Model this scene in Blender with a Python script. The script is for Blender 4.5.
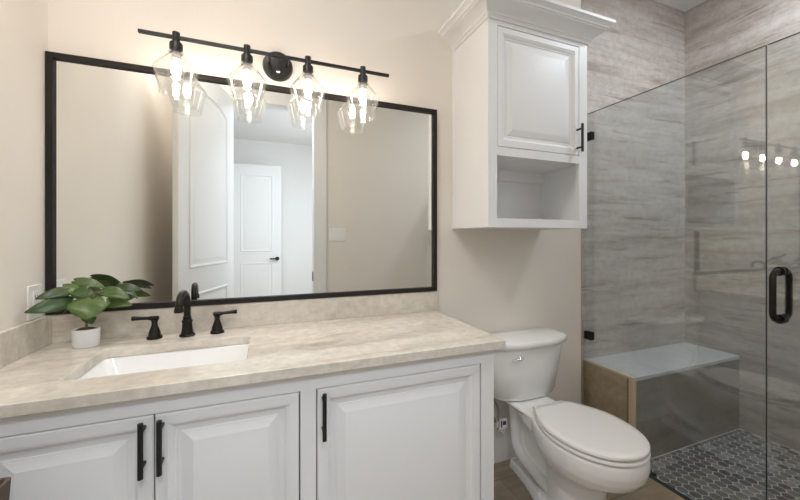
import bpy, bmesh, math, random
from mathutils import Vector, Matrix

for o in list(bpy.data.objects):
    bpy.data.objects.remove(o)
SC = bpy.context.scene
COL = SC.collection

# ------------------------------------------------------------------ camera
cam_d = bpy.data.cameras.new('camera')
cam = bpy.data.objects.new('camera', cam_d)
COL.objects.link(cam)
cam.location = (0, -1.6, 1.23)
cam.rotation_euler = (math.pi / 2, 0, -math.atan(0.39))
cam_d.sensor_width = 36
cam_d.lens = 348 / 800 * 36
cam_d.shift_y = -11.5 / 800
cam_d.clip_start = 0.02
SC.camera = cam

# ------------------------------------------------------------------ world, exposure, lights
SC.view_settings.view_transform = 'Standard'
SC.view_settings.look = 'None'
SC.view_settings.gamma = 1
SC.view_settings.use_curve_mapping = False
SC.view_settings.exposure = 0.1
w = bpy.data.worlds.new('world')
SC.world = w
w.use_nodes = True
w.node_tree.nodes['Background'].inputs[0].default_value = (0.75, 0.85, 1, 1)
w.node_tree.nodes['Background'].inputs[1].default_value = 0.4
try:
    SC.cycles.use_denoising = True
    SC.cycles.max_bounces = 14
    SC.cycles.transparent_max_bounces = 16
    SC.cycles.diffuse_bounces = 6
    SC.cycles.glossy_bounces = 6
    SC.cycles.sample_clamp_indirect = 6
    SC.cycles.blur_glossy = 0.3
except Exception:
    pass

BULB = 84.0          # emission of the vanity bulbs
WARM = (1.0, 0.87, 0.75)


def area_light(name, loc, target, sx, sy, power, color):
    d = bpy.data.lights.new(name, 'AREA')
    d.shape = 'RECTANGLE'
    d.size, d.size_y, d.energy, d.color = sx, sy, power, color
    o = bpy.data.objects.new(name, d)
    COL.objects.link(o)
    o.location = loc
    o.rotation_euler = (Vector(target) - Vector(loc)).to_track_quat('-Z', 'Y').to_euler()
    return o


# daylight that comes through the hall window beyond the doorway
area_light('hall_daylight', (1.70, -3.1, 1.65), (-1.5, -2.6, 1.3), 1.5, 1.9, 44, (0.81, 0.90, 1.0))
# added cool fill, set in an invented high shower window behind the camera
area_light('added_window_fill', (2.36, -1.99, 1.95), (1.5, 0.0, 1.5), 0.72, 0.78, 4.5, (0.76, 0.87, 1.0))
# shower ceiling light, plus added fill lights over the hall and vanity
area_light('added_hall_fill', (0.15, -2.60, 2.86), (0.1, -2.3, 0), 0.5, 0.5, 32, (0.80, 0.89, 1.0))  # added fill without a fixture, cools the vanity fronts
area_light('shower_downlight', (2.35, -0.95, 2.87), (2.35, -0.95, 0), 0.14, 0.14, 16.5, (0.83, 0.90, 1.0))
area_light('added_room_fill', (-0.36, -1.05, 2.87), (-0.36, -1.05, 0), 0.34, 0.34, 13, (1.0, 0.94, 0.87))  # added fill; no lamp is known here

# ------------------------------------------------------------------ materials


def new_mat(name):
    m = bpy.data.materials.new(name)
    m.use_nodes = True
    nt = m.node_tree
    return m, nt, nt.nodes['Principled BSDF']


def N(nt, t, **kw):
    n = nt.nodes.new(t)
    for k, v in kw.items():
        if hasattr(n, k):
            setattr(n, k, v)
        else:
            n.inputs[k].default_value = v
    return n


def mat(name, col, rough=0.5, metal=0.0, bump=0.0, bscale=200.0, spec=None, vary=0.03):
    m, nt, b = new_mat(name)
    b.inputs['Roughness'].default_value = rough
    b.inputs['Metallic'].default_value = metal
    if spec is not None:
        b.inputs['Specular IOR Level'].default_value = spec
    tc = N(nt, 'ShaderNodeTexCoord')
    no = N(nt, 'ShaderNodeTexNoise')
    no.inputs['Scale'].default_value = 3.0
    no.inputs['Detail'].default_value = 3.0
    nt.links.new(tc.outputs['Object'], no.inputs['Vector'])
    r = N(nt, 'ShaderNodeValToRGB')
    r.color_ramp.elements[0].position = 0.3
    r.color_ramp.elements[1].position = 0.7
    r.color_ramp.elements[0].color = tuple(c * (1 - vary) for c in col) + (1,)
    r.color_ramp.elements[1].color = tuple(min(1, c * (1 + vary)) for c in col) + (1,)
    nt.links.new(no.outputs['Fac'], r.inputs['Fac'])
    nt.links.new(r.outputs['Color'], b.inputs['Base Color'])
    if bump:
        n2 = N(nt, 'ShaderNodeTexNoise')
        n2.inputs['Scale'].default_value = bscale
        nt.links.new(tc.outputs['Object'], n2.inputs['Vector'])
        bp = N(nt, 'ShaderNodeBump')
        bp.inputs['Strength'].default_value = bump
        bp.inputs['Distance'].default_value = 0.002
        nt.links.new(n2.outputs['Fac'], bp.inputs['Height'])
        nt.links.new(bp.outputs['Normal'], b.inputs['Normal'])
    return m


def glass_mat(name, tint, base=0.04, gl=1.0, milk=0.0):
    m = bpy.data.materials.new(name)
    m.use_nodes = True
    nt = m.node_tree
    nt.nodes.clear()
    out = N(nt, 'ShaderNodeOutputMaterial')
    tr = N(nt, 'ShaderNodeBsdfTransparent')
    tr.inputs[0].default_value = tint + (1,)
    g = N(nt, 'ShaderNodeBsdfGlossy')
    g.inputs['Color'].default_value = (gl, gl, gl, 1)
    g.inputs['Roughness'].default_value = 0.0
    lw = N(nt, 'ShaderNodeLayerWeight')
    lw.inputs[0].default_value = 0.5
    p = N(nt, 'ShaderNodeMath', operation='POWER')
    p.inputs[1].default_value = 4.0
    nt.links.new(lw.outputs['Facing'], p.inputs[0])
    ml = N(nt, 'ShaderNodeMath', operation='MULTIPLY_ADD')
    ml.inputs[1].default_value = 1 - base
    ml.inputs[2].default_value = base
    nt.links.new(p.outputs[0], ml.inputs[0])
    mx = N(nt, 'ShaderNodeMixShader')
    nt.links.new(ml.outputs[0], mx.inputs[0])
    nt.links.new(tr.outputs[0], mx.inputs[1])
    nt.links.new(g.outputs[0], mx.inputs[2])
    last = mx
    if milk:
        tl = N(nt, 'ShaderNodeBsdfTranslucent')
        tl.inputs[0].default_value = (0.95, 0.95, 0.95, 1)
        last = N(nt, 'ShaderNodeMixShader')
        last.inputs[0].default_value = milk
        nt.links.new(mx.outputs[0], last.inputs[1])
        nt.links.new(tl.outputs[0], last.inputs[2])
    nt.links.new(last.outputs[0], out.inputs[0])
    return m


def emit_mat(name, col, s):
    m = bpy.data.materials.new(name)
    m.use_nodes = True
    nt = m.node_tree
    nt.nodes.clear()
    out = N(nt, 'ShaderNodeOutputMaterial')
    e = N(nt, 'ShaderNodeEmission')
    e.inputs[0].default_value = col + (1,)
    e.inputs[1].default_value = s
    nt.links.new(e.outputs[0], out.inputs[0])
    return m


def ramp(nt, stops):
    r = N(nt, 'ShaderNodeValToRGB')
    el = r.color_ramp.elements
    while len(el) < len(stops):
        el.new(0.5)
    for e, (p, c) in zip(el, stops):
        e.position = p
        e.color = tuple(c) + (1,)
    return r


def stone_mat(name, scale, stops, rough, detail_amt=0.25, grout=None, streak=None, rot=(0, 0, 0), warp=0.22):
    """Streaky stone: a noise squeezed along one axis, warped by another noise."""
    m, nt, b = new_mat(name)
    b.inputs['Roughness'].default_value = rough
    tc = N(nt, 'ShaderNodeTexCoord')
    mp = N(nt, 'ShaderNodeMapping')
    mp.inputs['Scale'].default_value = scale
    mp.inputs['Rotation'].default_value = rot
    wn = N(nt, 'ShaderNodeTexNoise')
    wn.inputs['Scale'].default_value = 1.7
    wn.inputs['Detail'].default_value = 4
    nt.links.new(tc.outputs['Object'], wn.inputs['Vector'])
    ad = N(nt, 'ShaderNodeVectorMath', operation='MULTIPLY_ADD')
    ad.inputs[1].default_value = (warp, warp, warp)
    nt.links.new(wn.outputs['Color'], ad.inputs[0])
    nt.links.new(tc.outputs['Object'], ad.inputs[2])
    nt.links.new(ad.outputs[0], mp.inputs['Vector'])
    n1 = N(nt, 'ShaderNodeTexNoise')
    n1.inputs['Scale'].default_value = 1.0
    n1.inputs['Detail'].default_value = 9
    n1.inputs['Roughness'].default_value = 0.62
    nt.links.new(mp.outputs[0], n1.inputs['Vector'])
    r = ramp(nt, stops)
    nt.links.new(n1.outputs['Fac'], r.inputs['Fac'])
    n2 = N(nt, 'ShaderNodeTexNoise')
    n2.inputs['Scale'].default_value = 28
    n2.inputs['Detail'].default_value = 6
    n2.inputs['Roughness'].default_value = 0.7
    nt.links.new(tc.outputs['Object'], n2.inputs['Vector'])
    r2 = ramp(nt, [(0.3, (1 - detail_amt,) * 3), (0.7, (1 + detail_amt * 0.4,) * 3)])
    nt.links.new(n2.outputs['Fac'], r2.inputs['Fac'])
    mx = N(nt, 'ShaderNodeMix', data_type='RGBA', blend_type='MULTIPLY')
    mx.inputs[0].default_value = 1
    nt.links.new(r.outputs[0], mx.inputs[6])
    nt.links.new(r2.outputs[0], mx.inputs[7])
    last = mx.outputs[2]
    if streak:
        col, sc2, lo, hi = streak
        mp2 = N(nt, 'ShaderNodeMapping')
        mp2.inputs['Scale'].default_value = sc2
        mp2.inputs['Location'].default_value = (3.1, 7.7, 1.3)
        mp2.inputs['Rotation'].default_value = rot
        nt.links.new(ad.outputs[0], mp2.inputs['Vector'])
        n3 = N(nt, 'ShaderNodeTexNoise')
        n3.inputs['Scale'].default_value = 1
        n3.inputs['Detail'].default_value = 7
        n3.inputs['Roughness'].default_value = 0.7
        nt.links.new(mp2.outputs[0], n3.inputs['Vector'])
        r3 = ramp(nt, [(lo, (0, 0, 0)), (hi, (1, 1, 1))])
        nt.links.new(n3.outputs['Fac'], r3.inputs['Fac'])
        m3 = N(nt, 'ShaderNodeMix', data_type='RGBA')
        nt.links.new(r3.outputs[0], m3.inputs[0])
        nt.links.new(last, m3.inputs[6])
        m3.inputs[7].default_value = tuple(col) + (1,)
        last = m3.outputs[2]
    if grout:
        # thin joints at the given multiples: (axis vector, period, offset)
        sep = N(nt, 'ShaderNodeSeparateXYZ')
        nt.links.new(tc.outputs['Object'], sep.inputs[0])
        acc = None
        for ax, per, off in grout:
            a = N(nt, 'ShaderNodeMath', operation='ADD')
            a.inputs[1].default_value = off
            nt.links.new(sep.outputs[ax], a.inputs[0])
            q = N(nt, 'ShaderNodeMath', operation='PINGPONG')
            q.inputs[1].default_value = per / 2
            nt.links.new(a.outputs[0], q.inputs[0])
            l = N(nt, 'ShaderNodeMath', operation='LESS_THAN')
            l.inputs[1].default_value = 0.0011
            nt.links.new(q.outputs[0], l.inputs[0])
            if acc is None:
                acc = l.outputs[0]
            else:
                mm = N(nt, 'ShaderNodeMath', operation='MAXIMUM')
                nt.links.new(acc, mm.inputs[0])
                nt.links.new(l.outputs[0], mm.inputs[1])
                acc = mm.outputs[0]
        sc_ = N(nt, 'ShaderNodeMath', operation='MULTIPLY')
        sc_.inputs[1].default_value = 0.35
        nt.links.new(acc, sc_.inputs[0])
        m4 = N(nt, 'ShaderNodeMix', data_type='RGBA')
        nt.links.new(sc_.outputs[0], m4.inputs[0])
        nt.links.new(last, m4.inputs[6])
        m4.inputs[7].default_value = (0.30, 0.27, 0.24, 1)
        last = m4.outputs[2]
    nt.links.new(last, b.inputs['Base Color'])
    return m


M = {}
M['drywall'] = mat('warm_drywall', (0.79, 0.738, 0.672), 0.85, bump=0.25, bscale=160, vary=0.012)
M['hallwall'] = mat('hall_drywall', (0.80, 0.79, 0.77), 0.85, bump=0.2, bscale=160, vary=0.01)
M['ceiling'] = mat('ceiling_paint', (0.82, 0.81, 0.79), 0.9, bump=0.2, vary=0.01)
M['paint'] = mat('white_cabinet_paint', (0.80, 0.80, 0.795), 0.45, vary=0.008)
M['trim'] = mat('white_trim_paint', (0.80, 0.79, 0.77), 0.4, vary=0.008)
M['inside'] = mat('cabinet_inside', (0.80, 0.785, 0.76), 0.5, vary=0.01)
M['gap'] = mat('painted_gap_shade', (0.03, 0.028, 0.026), 0.9)  # near-black that paints the shade in door gaps and toilet seams
M['bronze'] = mat('oil_rubbed_bronze', (0.022, 0.019, 0.017), 0.33, 0.6, vary=0.2)
M['black'] = mat('matte_black_metal', (0.018, 0.018, 0.019), 0.42, 0.3, vary=0.1)
M['frame'] = mat('black_frame', (0.020, 0.017, 0.015), 0.6, 0.0, vary=0.1, spec=0.25)
M['chrome'] = mat('chrome', (0.75, 0.75, 0.76), 0.12, 1.0, vary=0.01)
M['porcelain'] = mat('white_porcelain', (0.84, 0.835, 0.82), 0.08, vary=0.006)
M['seatplastic'] = mat('seat_plastic', (0.82, 0.805, 0.78), 0.2, vary=0.006)
M['sink'] = mat('sink_porcelain', (0.88, 0.875, 0.865), 0.08, vary=0.005)
M['plate'] = mat('plate_plastic', (0.85, 0.84, 0.82), 0.3, vary=0.005)
M['slot'] = mat('socket_slots', (0.10, 0.09, 0.085), 0.6)
M['pot'] = mat('white_ceramic_pot', (0.83, 0.82, 0.80), 0.3, vary=0.01)
M['soil'] = mat('brown_soil', (0.13, 0.085, 0.05), 0.95, bump=0.8, bscale=90, vary=0.35)
M['stem'] = mat('plant_stem', (0.16, 0.17, 0.06), 0.6, vary=0.2)
M['bin'] = mat('brown_bin', (0.085, 0.058, 0.042), 0.6, bump=0.3, bscale=60, vary=0.15)
M['cream'] = mat('cream_cloth', (0.62, 0.57, 0.47), 0.9, bump=0.5, bscale=120, vary=0.05)
M['caulk'] = mat('grout', (0.56, 0.54, 0.51), 0.9)
M['edge'] = mat('tile_edge_trim', (0.50, 0.415, 0.30), 0.5, 0.0, vary=0.05)
M['jointbrown'] = mat('brown_grout', (0.20, 0.15, 0.10), 0.8)
M['tag'] = mat('paper_tag', (0.85, 0.85, 0.85), 0.8)
M['ink'] = mat('tag_print', (0.06, 0.06, 0.07), 0.8)
M['hose'] = mat('braided_hose', (0.42, 0.40, 0.38), 0.4, 0.8, bump=0.8, bscale=500)
M['mirror'] = bpy.data.materials.new('mirror_silver')
M['mirror'].use_nodes = True
_nt = M['mirror'].node_tree
_nt.nodes.clear()
_g = N(_nt, 'ShaderNodeBsdfGlossy')
_g.inputs['Color'].default_value = (0.90, 0.915, 0.90, 1)
_g.inputs['Roughness'].default_value = 0
_o = N(_nt, 'ShaderNodeOutputMaterial')
_nt.links.new(_g.outputs[0], _o.inputs[0])
M['shade'] = glass_mat('clear_shade_glass', (0.97, 0.97, 0.965), 0.085, milk=0.009)
M['bulbglass'] = glass_mat('clear_bulb_glass', (0.985, 0.985, 0.98), 0.03)
M['glassedge'] = mat('polished_glass_edge', (0.05, 0.062, 0.06), 0.25)
M['showerglass'] = glass_mat('shower_glass', (0.872, 0.895, 0.888), 0.10)
M['bulb'] = emit_mat('bulb_glow', WARM, BULB)
M['can'] = emit_mat('downlight_lens', (0.95, 0.97, 1.0), 12)

M['counter'] = stone_mat('cream_quartzite', (2.2, 7.5, 4.0),
                         [(0.30, (0.50, 0.45, 0.385)), (0.44, (0.655, 0.60, 0.52)), (0.56, (0.72, 0.67, 0.585)), (0.75, (0.79, 0.74, 0.655))],
                         0.10, 0.19, streak=((0.49, 0.415, 0.33), (1.6, 13.0, 9.0), 0.55, 0.70), rot=(0.25, 0.2, 0.32))
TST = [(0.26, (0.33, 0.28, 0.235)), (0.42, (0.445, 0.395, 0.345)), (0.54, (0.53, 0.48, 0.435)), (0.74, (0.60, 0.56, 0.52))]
M['tileB'] = stone_mat('travertine_tile', (1.6, 1.6, 15.0), TST, 0.30, 0.22, streak=((0.27, 0.20, 0.15), (2.6, 2.6, 30.0), 0.555, 0.68), rot=(0.05, 0.06, 0), warp=0.05)
M['tileR'] = stone_mat('travertine_tile_joints', (1.6, 1.6, 15.0), TST, 0.30, 0.22, grout=[(2, 1.22, -0.02)], streak=((0.27, 0.205, 0.155), (2.6, 2.6, 30.0), 0.555, 0.68), rot=(0.08, -0.03, 0), warp=0.05)
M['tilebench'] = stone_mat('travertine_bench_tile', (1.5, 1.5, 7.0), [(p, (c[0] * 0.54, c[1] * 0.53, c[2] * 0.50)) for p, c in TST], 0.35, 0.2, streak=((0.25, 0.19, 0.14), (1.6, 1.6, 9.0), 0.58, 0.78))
M['tileside'] = stone_mat('brown_bench_side_tile', (1.4, 1.4, 4.0), [(0.3, (0.25, 0.195, 0.125)), (0.5, (0.36, 0.29, 0.195)), (0.7, (0.45, 0.37, 0.26))], 0.4, 0.25)
M['benchtop'] = stone_mat('pale_bench_slab', (3, 3, 3), [(0.3, (0.56, 0.57, 0.57)), (0.7, (0.68, 0.68, 0.675))], 0.25, 0.12)


def floor_mat():
    m, nt, b = new_mat('brown_floor_tile')
    b.inputs['Roughness'].default_value = 0.4
    tc = N(nt, 'ShaderNodeTexCoord')
    br = N(nt, 'ShaderNodeTexBrick')
    br.offset = 0.35
    br.inputs['Scale'].default_value = 1.0
    br.inputs['Mortar Size'].default_value = 0.0018
    br.inputs['Brick Width'].default_value = 0.61
    br.inputs['Row Height'].default_value = 0.305
    br.inputs['Color1'].default_value = (0.34, 0.27, 0.20, 1)
    br.inputs['Color2'].default_value = (0.30, 0.235, 0.175, 1)
    br.inputs['Mortar'].default_value = (0.20, 0.165, 0.13, 1)
    mp = N(nt, 'ShaderNodeMapping')
    mp.inputs['Location'].default_value = (0.1, 0.13, 0)
    nt.links.new(tc.outputs['Object'], mp.inputs[0])
    nt.links.new(mp.outputs[0], br.inputs['Vector'])
    mp2 = N(nt, 'ShaderNodeMapping')
    mp2.inputs['Scale'].default_value = (3, 11, 3)
    nt.links.new(tc.outputs['Object'], mp2.inputs[0])
    n = N(nt, 'ShaderNodeTexNoise')
    n.inputs['Scale'].default_value = 1.5
    n.inputs['Detail'].default_value = 8
    n.inputs['Roughness'].default_value = 0.65
    nt.links.new(mp2.outputs[0], n.inputs['Vector'])
    r = ramp(nt, [(0.3, (0.68, 0.66, 0.62)), (0.7, (1.2, 1.2, 1.2))])
    nt.links.new(n.outputs['Fac'], r.inputs['Fac'])
    mx = N(nt, 'ShaderNodeMix', data_type='RGBA', blend_type='MULTIPLY')
    mx.inputs[0].default_value = 1
    nt.links.new(br.outputs['Color'], mx.inputs[6])
    nt.links.new(r.outputs[0], mx.inputs[7])
    nt.links.new(mx.outputs[2], b.inputs['Base Color'])
    return m


M['floor'] = floor_mat()


def mosaic_mat():
    m, nt, b = new_mat('slate_mosaic')
    b.inputs['Roughness'].default_value = 0.5
    g = N(nt, 'ShaderNodeNewGeometry')
    r = ramp(nt, [(0.0, (0.065, 0.064, 0.066)), (0.45, (0.11, 0.107, 0.107)), (0.75, (0.19, 0.183, 0.177)), (1.0, (0.27, 0.258, 0.245))])
    nt.links.new(g.outputs['Random Per Island'], r.inputs['Fac'])
    n = N(nt, 'ShaderNodeTexNoise')
    n.inputs['Scale'].default_value = 45
    n.inputs['Detail'].default_value = 6
    tc = N(nt, 'ShaderNodeTexCoord')
    nt.links.new(tc.outputs['Object'], n.inputs['Vector'])
    r2 = ramp(nt, [(0.3, (0.75,) * 3), (0.7, (1.25,) * 3)])
    nt.links.new(n.outputs['Fac'], r2.inputs['Fac'])
    mx = N(nt, 'ShaderNodeMix', data_type='RGBA', blend_type='MULTIPLY')
    mx.inputs[0].default_value = 1
    nt.links.new(r.outputs[0], mx.inputs[6])
    nt.links.new(r2.outputs[0], mx.inputs[7])
    nt.links.new(mx.outputs[2], b.inputs['Base Color'])
    return m


M['mosaic'] = mosaic_mat()


def leaf_mat():
    m, nt, b = new_mat('glossy_green_leaf')
    b.inputs['Roughness'].default_value = 0.38
    g = N(nt, 'ShaderNodeNewGeometry')
    r = ramp(nt, [(0.0, (0.020, 0.040, 0.018)), (0.5, (0.045, 0.088, 0.026)), (1.0, (0.12, 0.18, 0.045))])
    nt.links.new(g.outputs['Random Per Island'], r.inputs['Fac'])
    n = N(nt, 'ShaderNodeTexNoise')
    n.inputs['Scale'].default_value = 60
    n.inputs['Detail'].default_value = 4
    tc = N(nt, 'ShaderNodeTexCoord')
    nt.links.new(tc.outputs['Object'], n.inputs['Vector'])
    r2 = ramp(nt, [(0.3, (0.8,) * 3), (0.7, (1.15, 1.15, 1.0))])
    nt.links.new(n.outputs['Fac'], r2.inputs['Fac'])
    mx = N(nt, 'ShaderNodeMix', data_type='RGBA', blend_type='MULTIPLY')
    mx.inputs[0].default_value = 1
    nt.links.new(r.outputs[0], mx.inputs[6])
    nt.links.new(r2.outputs[0], mx.inputs[7])
    nt.links.new(mx.outputs[2], b.inputs['Base Color'])
    return m


M['leaf'] = leaf_mat()

# ------------------------------------------------------------------ mesh helpers


def BM():
    return bmesh.new()


def box(bm, x0, x1, y0, y1, z0, z1):
    v = [bm.verts.new((x, y, z)) for x in (x0, x1) for y in (y0, y1) for z in (z0, z1)]
    for f in ((0, 1, 3, 2), (4, 6, 7, 5), (0, 4, 5, 1), (2, 3, 7, 6), (0, 2, 6, 4), (1, 5, 7, 3)):
        bm.faces.new([v[i] for i in f])
    return bm


def loft(bm, rings, cap0=True, cap1=True, closed=True):
    vr = [[bm.verts.new(p) for p in r] for r in rings]
    n = len(vr[0])
    for a, b in zip(vr[:-1], vr[1:]):
        for i in range(n if closed else n - 1):
            j = (i + 1) % n
            bm.faces.new((a[i], a[j], b[j], b[i]))
    if cap0:
        bm.faces.new(list(reversed(vr[0])))
    if cap1:
        bm.faces.new(vr[-1])
    return vr


def loft_bm(rings):
    bm = BM()
    loft(bm, rings)
    return bm


def lathe(bm, c, prof, seg=32, axis='Z', cap0=True, cap1=True):
    """prof: list of (radius, height along axis)."""
    rings = []
    for r, h in prof:
        ring = []
        for k in range(seg):
            a = 2 * math.pi * k / seg
            u, v = r * math.cos(a), r * math.sin(a)
            if axis == 'Z':
                p = (c[0] + u, c[1] + v, c[2] + h)
            elif axis == 'Y':
                p = (c[0] + u, c[1] + h, c[2] - v)
            else:
                p = (c[0] + h, c[1] + u, c[2] + v)
            ring.append(p)
        rings.append(ring)
    loft(bm, rings, cap0, cap1)


def tube(bm, pts, r, seg=14, cap=True):
    pts = [Vector(p) for p in pts]
    rs = r if isinstance(r, (list, tuple)) else [r] * len(pts)
    rings = []
    t0 = (pts[1] - pts[0]).normalized()
    up = Vector((0, 0, 1)) if abs(t0.z) < 0.9 else Vector((1, 0, 0))
    nrm = t0.cross(up).normalized()
    for i, p in enumerate(pts):
        if i == 0:
            t = t0
        elif i == len(pts) - 1:
            t = (pts[i] - pts[i - 1]).normalized()
        else:
            t = ((pts[i] - pts[i - 1]).normalized() + (pts[i + 1] - pts[i]).normalized()).normalized()
        nrm = (nrm - t * nrm.dot(t)).normalized()
        bn = t.cross(nrm)
        rings.append([p + (nrm * math.cos(2 * math.pi * k / seg) + bn * math.sin(2 * math.pi * k / seg)) * rs[i] for k in range(seg)])
    loft(bm, rings, cap, cap)


def smooth_path(pts, n=8):
    pts = [Vector(p) for p in pts]
    out = []
    for i in range(len(pts) - 1):
        p0 = pts[max(i - 1, 0)]
        p1, p2 = pts[i], pts[i + 1]
        p3 = pts[min(i + 2, len(pts) - 1)]
        for k in range(n):
            t = k / n
            out.append(0.5 * ((2 * p1) + (p2 - p0) * t + (2 * p0 - 5 * p1 + 4 * p2 - p3) * t * t + (3 * p1 - p0 - 3 * p2 + p3) * t ** 3))
    out.append(pts[-1])
    return out


def rrect(x0, x1, y0, y1, r, z, n=6):
    """Rounded rectangle in plan, counter-clockwise."""
    out = []
    for cx, cy, a0 in ((x1 - r, y0 + r, -90), (x1 - r, y1 - r, 0), (x0 + r, y1 - r, 90), (x0 + r, y0 + r, 180)):
        for k in range(n + 1):
            a = math.radians(a0 + 90 * k / n)
            out.append((cx + r * math.cos(a), cy + r * math.sin(a), z))
    return out


def panel_rings(bm, x0, x1, z0, z1, prof, yb):
    """Door leaf facing -y: concentric rectangles. prof: (inset, distance in front of yb)."""
    rings = []
    for i, d in prof:
        rings.append([(x0 + i, yb - d, z0 + i), (x1 - i, yb - d, z0 + i), (x1 - i, yb - d, z1 - i), (x0 + i, yb - d, z1 - i)])
    loft(bm, rings)


def empty(name, label, cat, loc, group=None):
    o = bpy.data.objects.new(name, None)
    COL.objects.link(o)
    o.location = loc
    o.empty_display_size = 0.05
    o['label'] = label
    o['category'] = cat
    if group:
        o['group'] = group
    return o


WORLD_LOC = {}


def obj(name, bm, m, parent=None, bevel=0, bseg=2, angle=35, smooth=True, subsurf=0, label=None):
    """Link a bmesh (world coordinates) as ONE mesh object, moved to its parent's frame."""
    bmesh.ops.recalc_face_normals(bm, faces=bm.faces)
    off = Vector((0, 0, 0))
    p = parent
    while p is not None:
        off += Vector(p.location)
        p = p.parent
    bmesh.ops.translate(bm, verts=bm.verts, vec=-off)
    me = bpy.data.meshes.new(name)
    bm.to_mesh(me)
    bm.free()
    me.materials.append(M[m] if isinstance(m, str) else m)
    if smooth:
        for f in me.polygons:
            f.use_smooth = True
        me.set_sharp_from_angle(angle=math.radians(angle))
    o = bpy.data.objects.new(name, me)
    COL.objects.link(o)
    if parent is not None:
        o.parent = parent
    if bevel:
        md = o.modifiers.new('bevel', 'BEVEL')
        md.width = bevel
        md.segments = bseg
        md.limit_method = 'ANGLE'
        md.angle_limit = math.radians(40)
        md.harden_normals = False
    if subsurf:
        md = o.modifiers.new('subdivision', 'SUBSURF')
        md.levels = md.render_levels = subsurf
    if label:
        o['label'] = label
    return o


def struct(name, bm, m, parent=None, label=None, cat=None, **kw):
    o = obj(name, bm, m, parent, **kw)
    if parent is None:
        o['kind'] = 'structure'
        if label:
            o['label'] = label
        if cat:
            o['category'] = cat
    return o


# ------------------------------------------------------------------ dimensions
XL, XT, XG, XR = -0.713, 1.826, 1.88, 2.872       # left wall, start of tile, shower glass, right wall
YF = -1.9                                        # wall with the doorway, behind the camera
H = 2.89
YT = 0.018                                       # face of the tiled back wall
CT = 0.862                                       # countertop height

# ------------------------------------------------------------------ setting
struct('floor', box(BM(), XL - 0.1, XG - 0.03, YF - 0.12, 0.1, -0.08, 0), 'floor', label='brown stone-look tile floor around the toilet', cat='floor')
struct('floor_hall', box(BM(), -2.2, 1.9, -4.9, YF - 0.12, -0.08, 0), 'floor', label='hall floor beyond the doorway', cat='floor')
struct('ceiling', box(BM(), -2.2, XR + 0.1, -4.9, 0.1, H, H + 0.08), 'ceiling', label='flat white ceiling above the shower', cat='ceiling')
struct('wall_back', box(BM(), XL - 0.1, XT, 0, 0.1, -0.08, H), 'drywall', label='beige wall behind the mirror and toilet', cat='wall')
struct('wall_left', box(BM(), XL - 0.1, XL, YF - 0.12, 0, 0, H), 'drywall', label='beige wall with the outlet beside the counter', cat='wall')
b = BM()
DX0, DX1, DZ = -0.285, 0.462, 2.50
box(b, XL - 0.1, DX0, YF - 0.12, YF, 0, H)
WX0, WX1, WZ0, WZ1 = 1.97, 2.75, 1.55, 2.37  # opening cut for the added window
box(b, DX1, WX0, YF - 0.12, YF, 0, H)
box(b, WX1, XR + 0.1, YF - 0.12, YF, 0, H)
box(b, WX0, WX1, YF - 0.12, YF, 0, WZ0)
box(b, WX0, WX1, YF - 0.12, YF, WZ1, H)
box(b, DX0, DX1, YF - 0.12, YF, DZ, H)
struct('wall_front', b, 'drywall', label='beige wall with doorway and light switches, seen in the mirror', cat='wall')
struct('wall_back_tile', box(BM(), XT + 0.004, XR, YT, 0.1, -0.08, H), 'tileB', label='streaked grey-beige tile wall behind the shower bench', cat='wall')
struct('wall_right', box(BM(), XR, XR + 0.1, YF, 0.1, -0.08, H), 'tileR', label='streaked tile wall at the far side of the shower', cat='wall')
struct('trim_1', box(BM(), XT, XT + 0.004, -0.002, 0.05, 0, H), 'edge', label='thin bronze edge strip where tile meets painted wall', cat='trim')
# hall
b = BM()
box(b, -2.2, 1.9, -4.9, -4.8, 0, H)
struct('wall_hall_far', b, 'hallwall', label='pale hall wall beyond the doorway', cat='wall')
struct('wall_hall_left', box(BM(), -2.2, -2.1, -4.8, YF - 0.12, 0, H), 'hallwall', label='side wall of the hall', cat='wall')
b = BM()
box(b, 1.8, 1.9, -4.8, -3.9, 0, H)
box(b, 1.8, 1.9, -2.3, YF - 0.12, 0, H)
box(b, 1.8, 1.9, -3.9, -2.3, 0, 0.65)
box(b, 1.8, 1.9, -3.9, -2.3, 2.65, H)
struct('wall_hall_right', b, 'hallwall', label='window wall of the hall', cat='wall')
# hall window
b = BM()
for a in ((-3.9, -3.85, 0.65, 2.65), (-2.35, -2.3, 0.65, 2.65), (-3.85, -2.35, 0.65, 0.70), (-3.85, -2.35, 2.60, 2.65)):
    box(b, 1.81, 1.86, *a)
win = struct('window_1', b, 'trim', label='white framed window in the hall', cat='window')
b = BM()  # unseen window, invented to carry the shower fill light
for a in ((WX0, WX0 + 0.02, WZ0, WZ1), (WX1 - 0.02, WX1, WZ0, WZ1), (WX0 + 0.02, WX1 - 0.02, WZ0, WZ0 + 0.02), (WX0 + 0.02, WX1 - 0.02, WZ1 - 0.02, WZ1)):
    box(b, a[0], a[1], YF - 0.06, YF - 0.02, a[2], a[3])
w2 = struct('added_window', b, 'trim', label='made-up white framed window behind the camera, added for fill light', cat='window')
obj('added_window_pane', box(BM(), WX0 + 0.02, WX1 - 0.02, YF - 0.043, YF - 0.038, WZ0 + 0.02, WZ1 - 0.02), 'bulbglass', w2, smooth=False)
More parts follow.
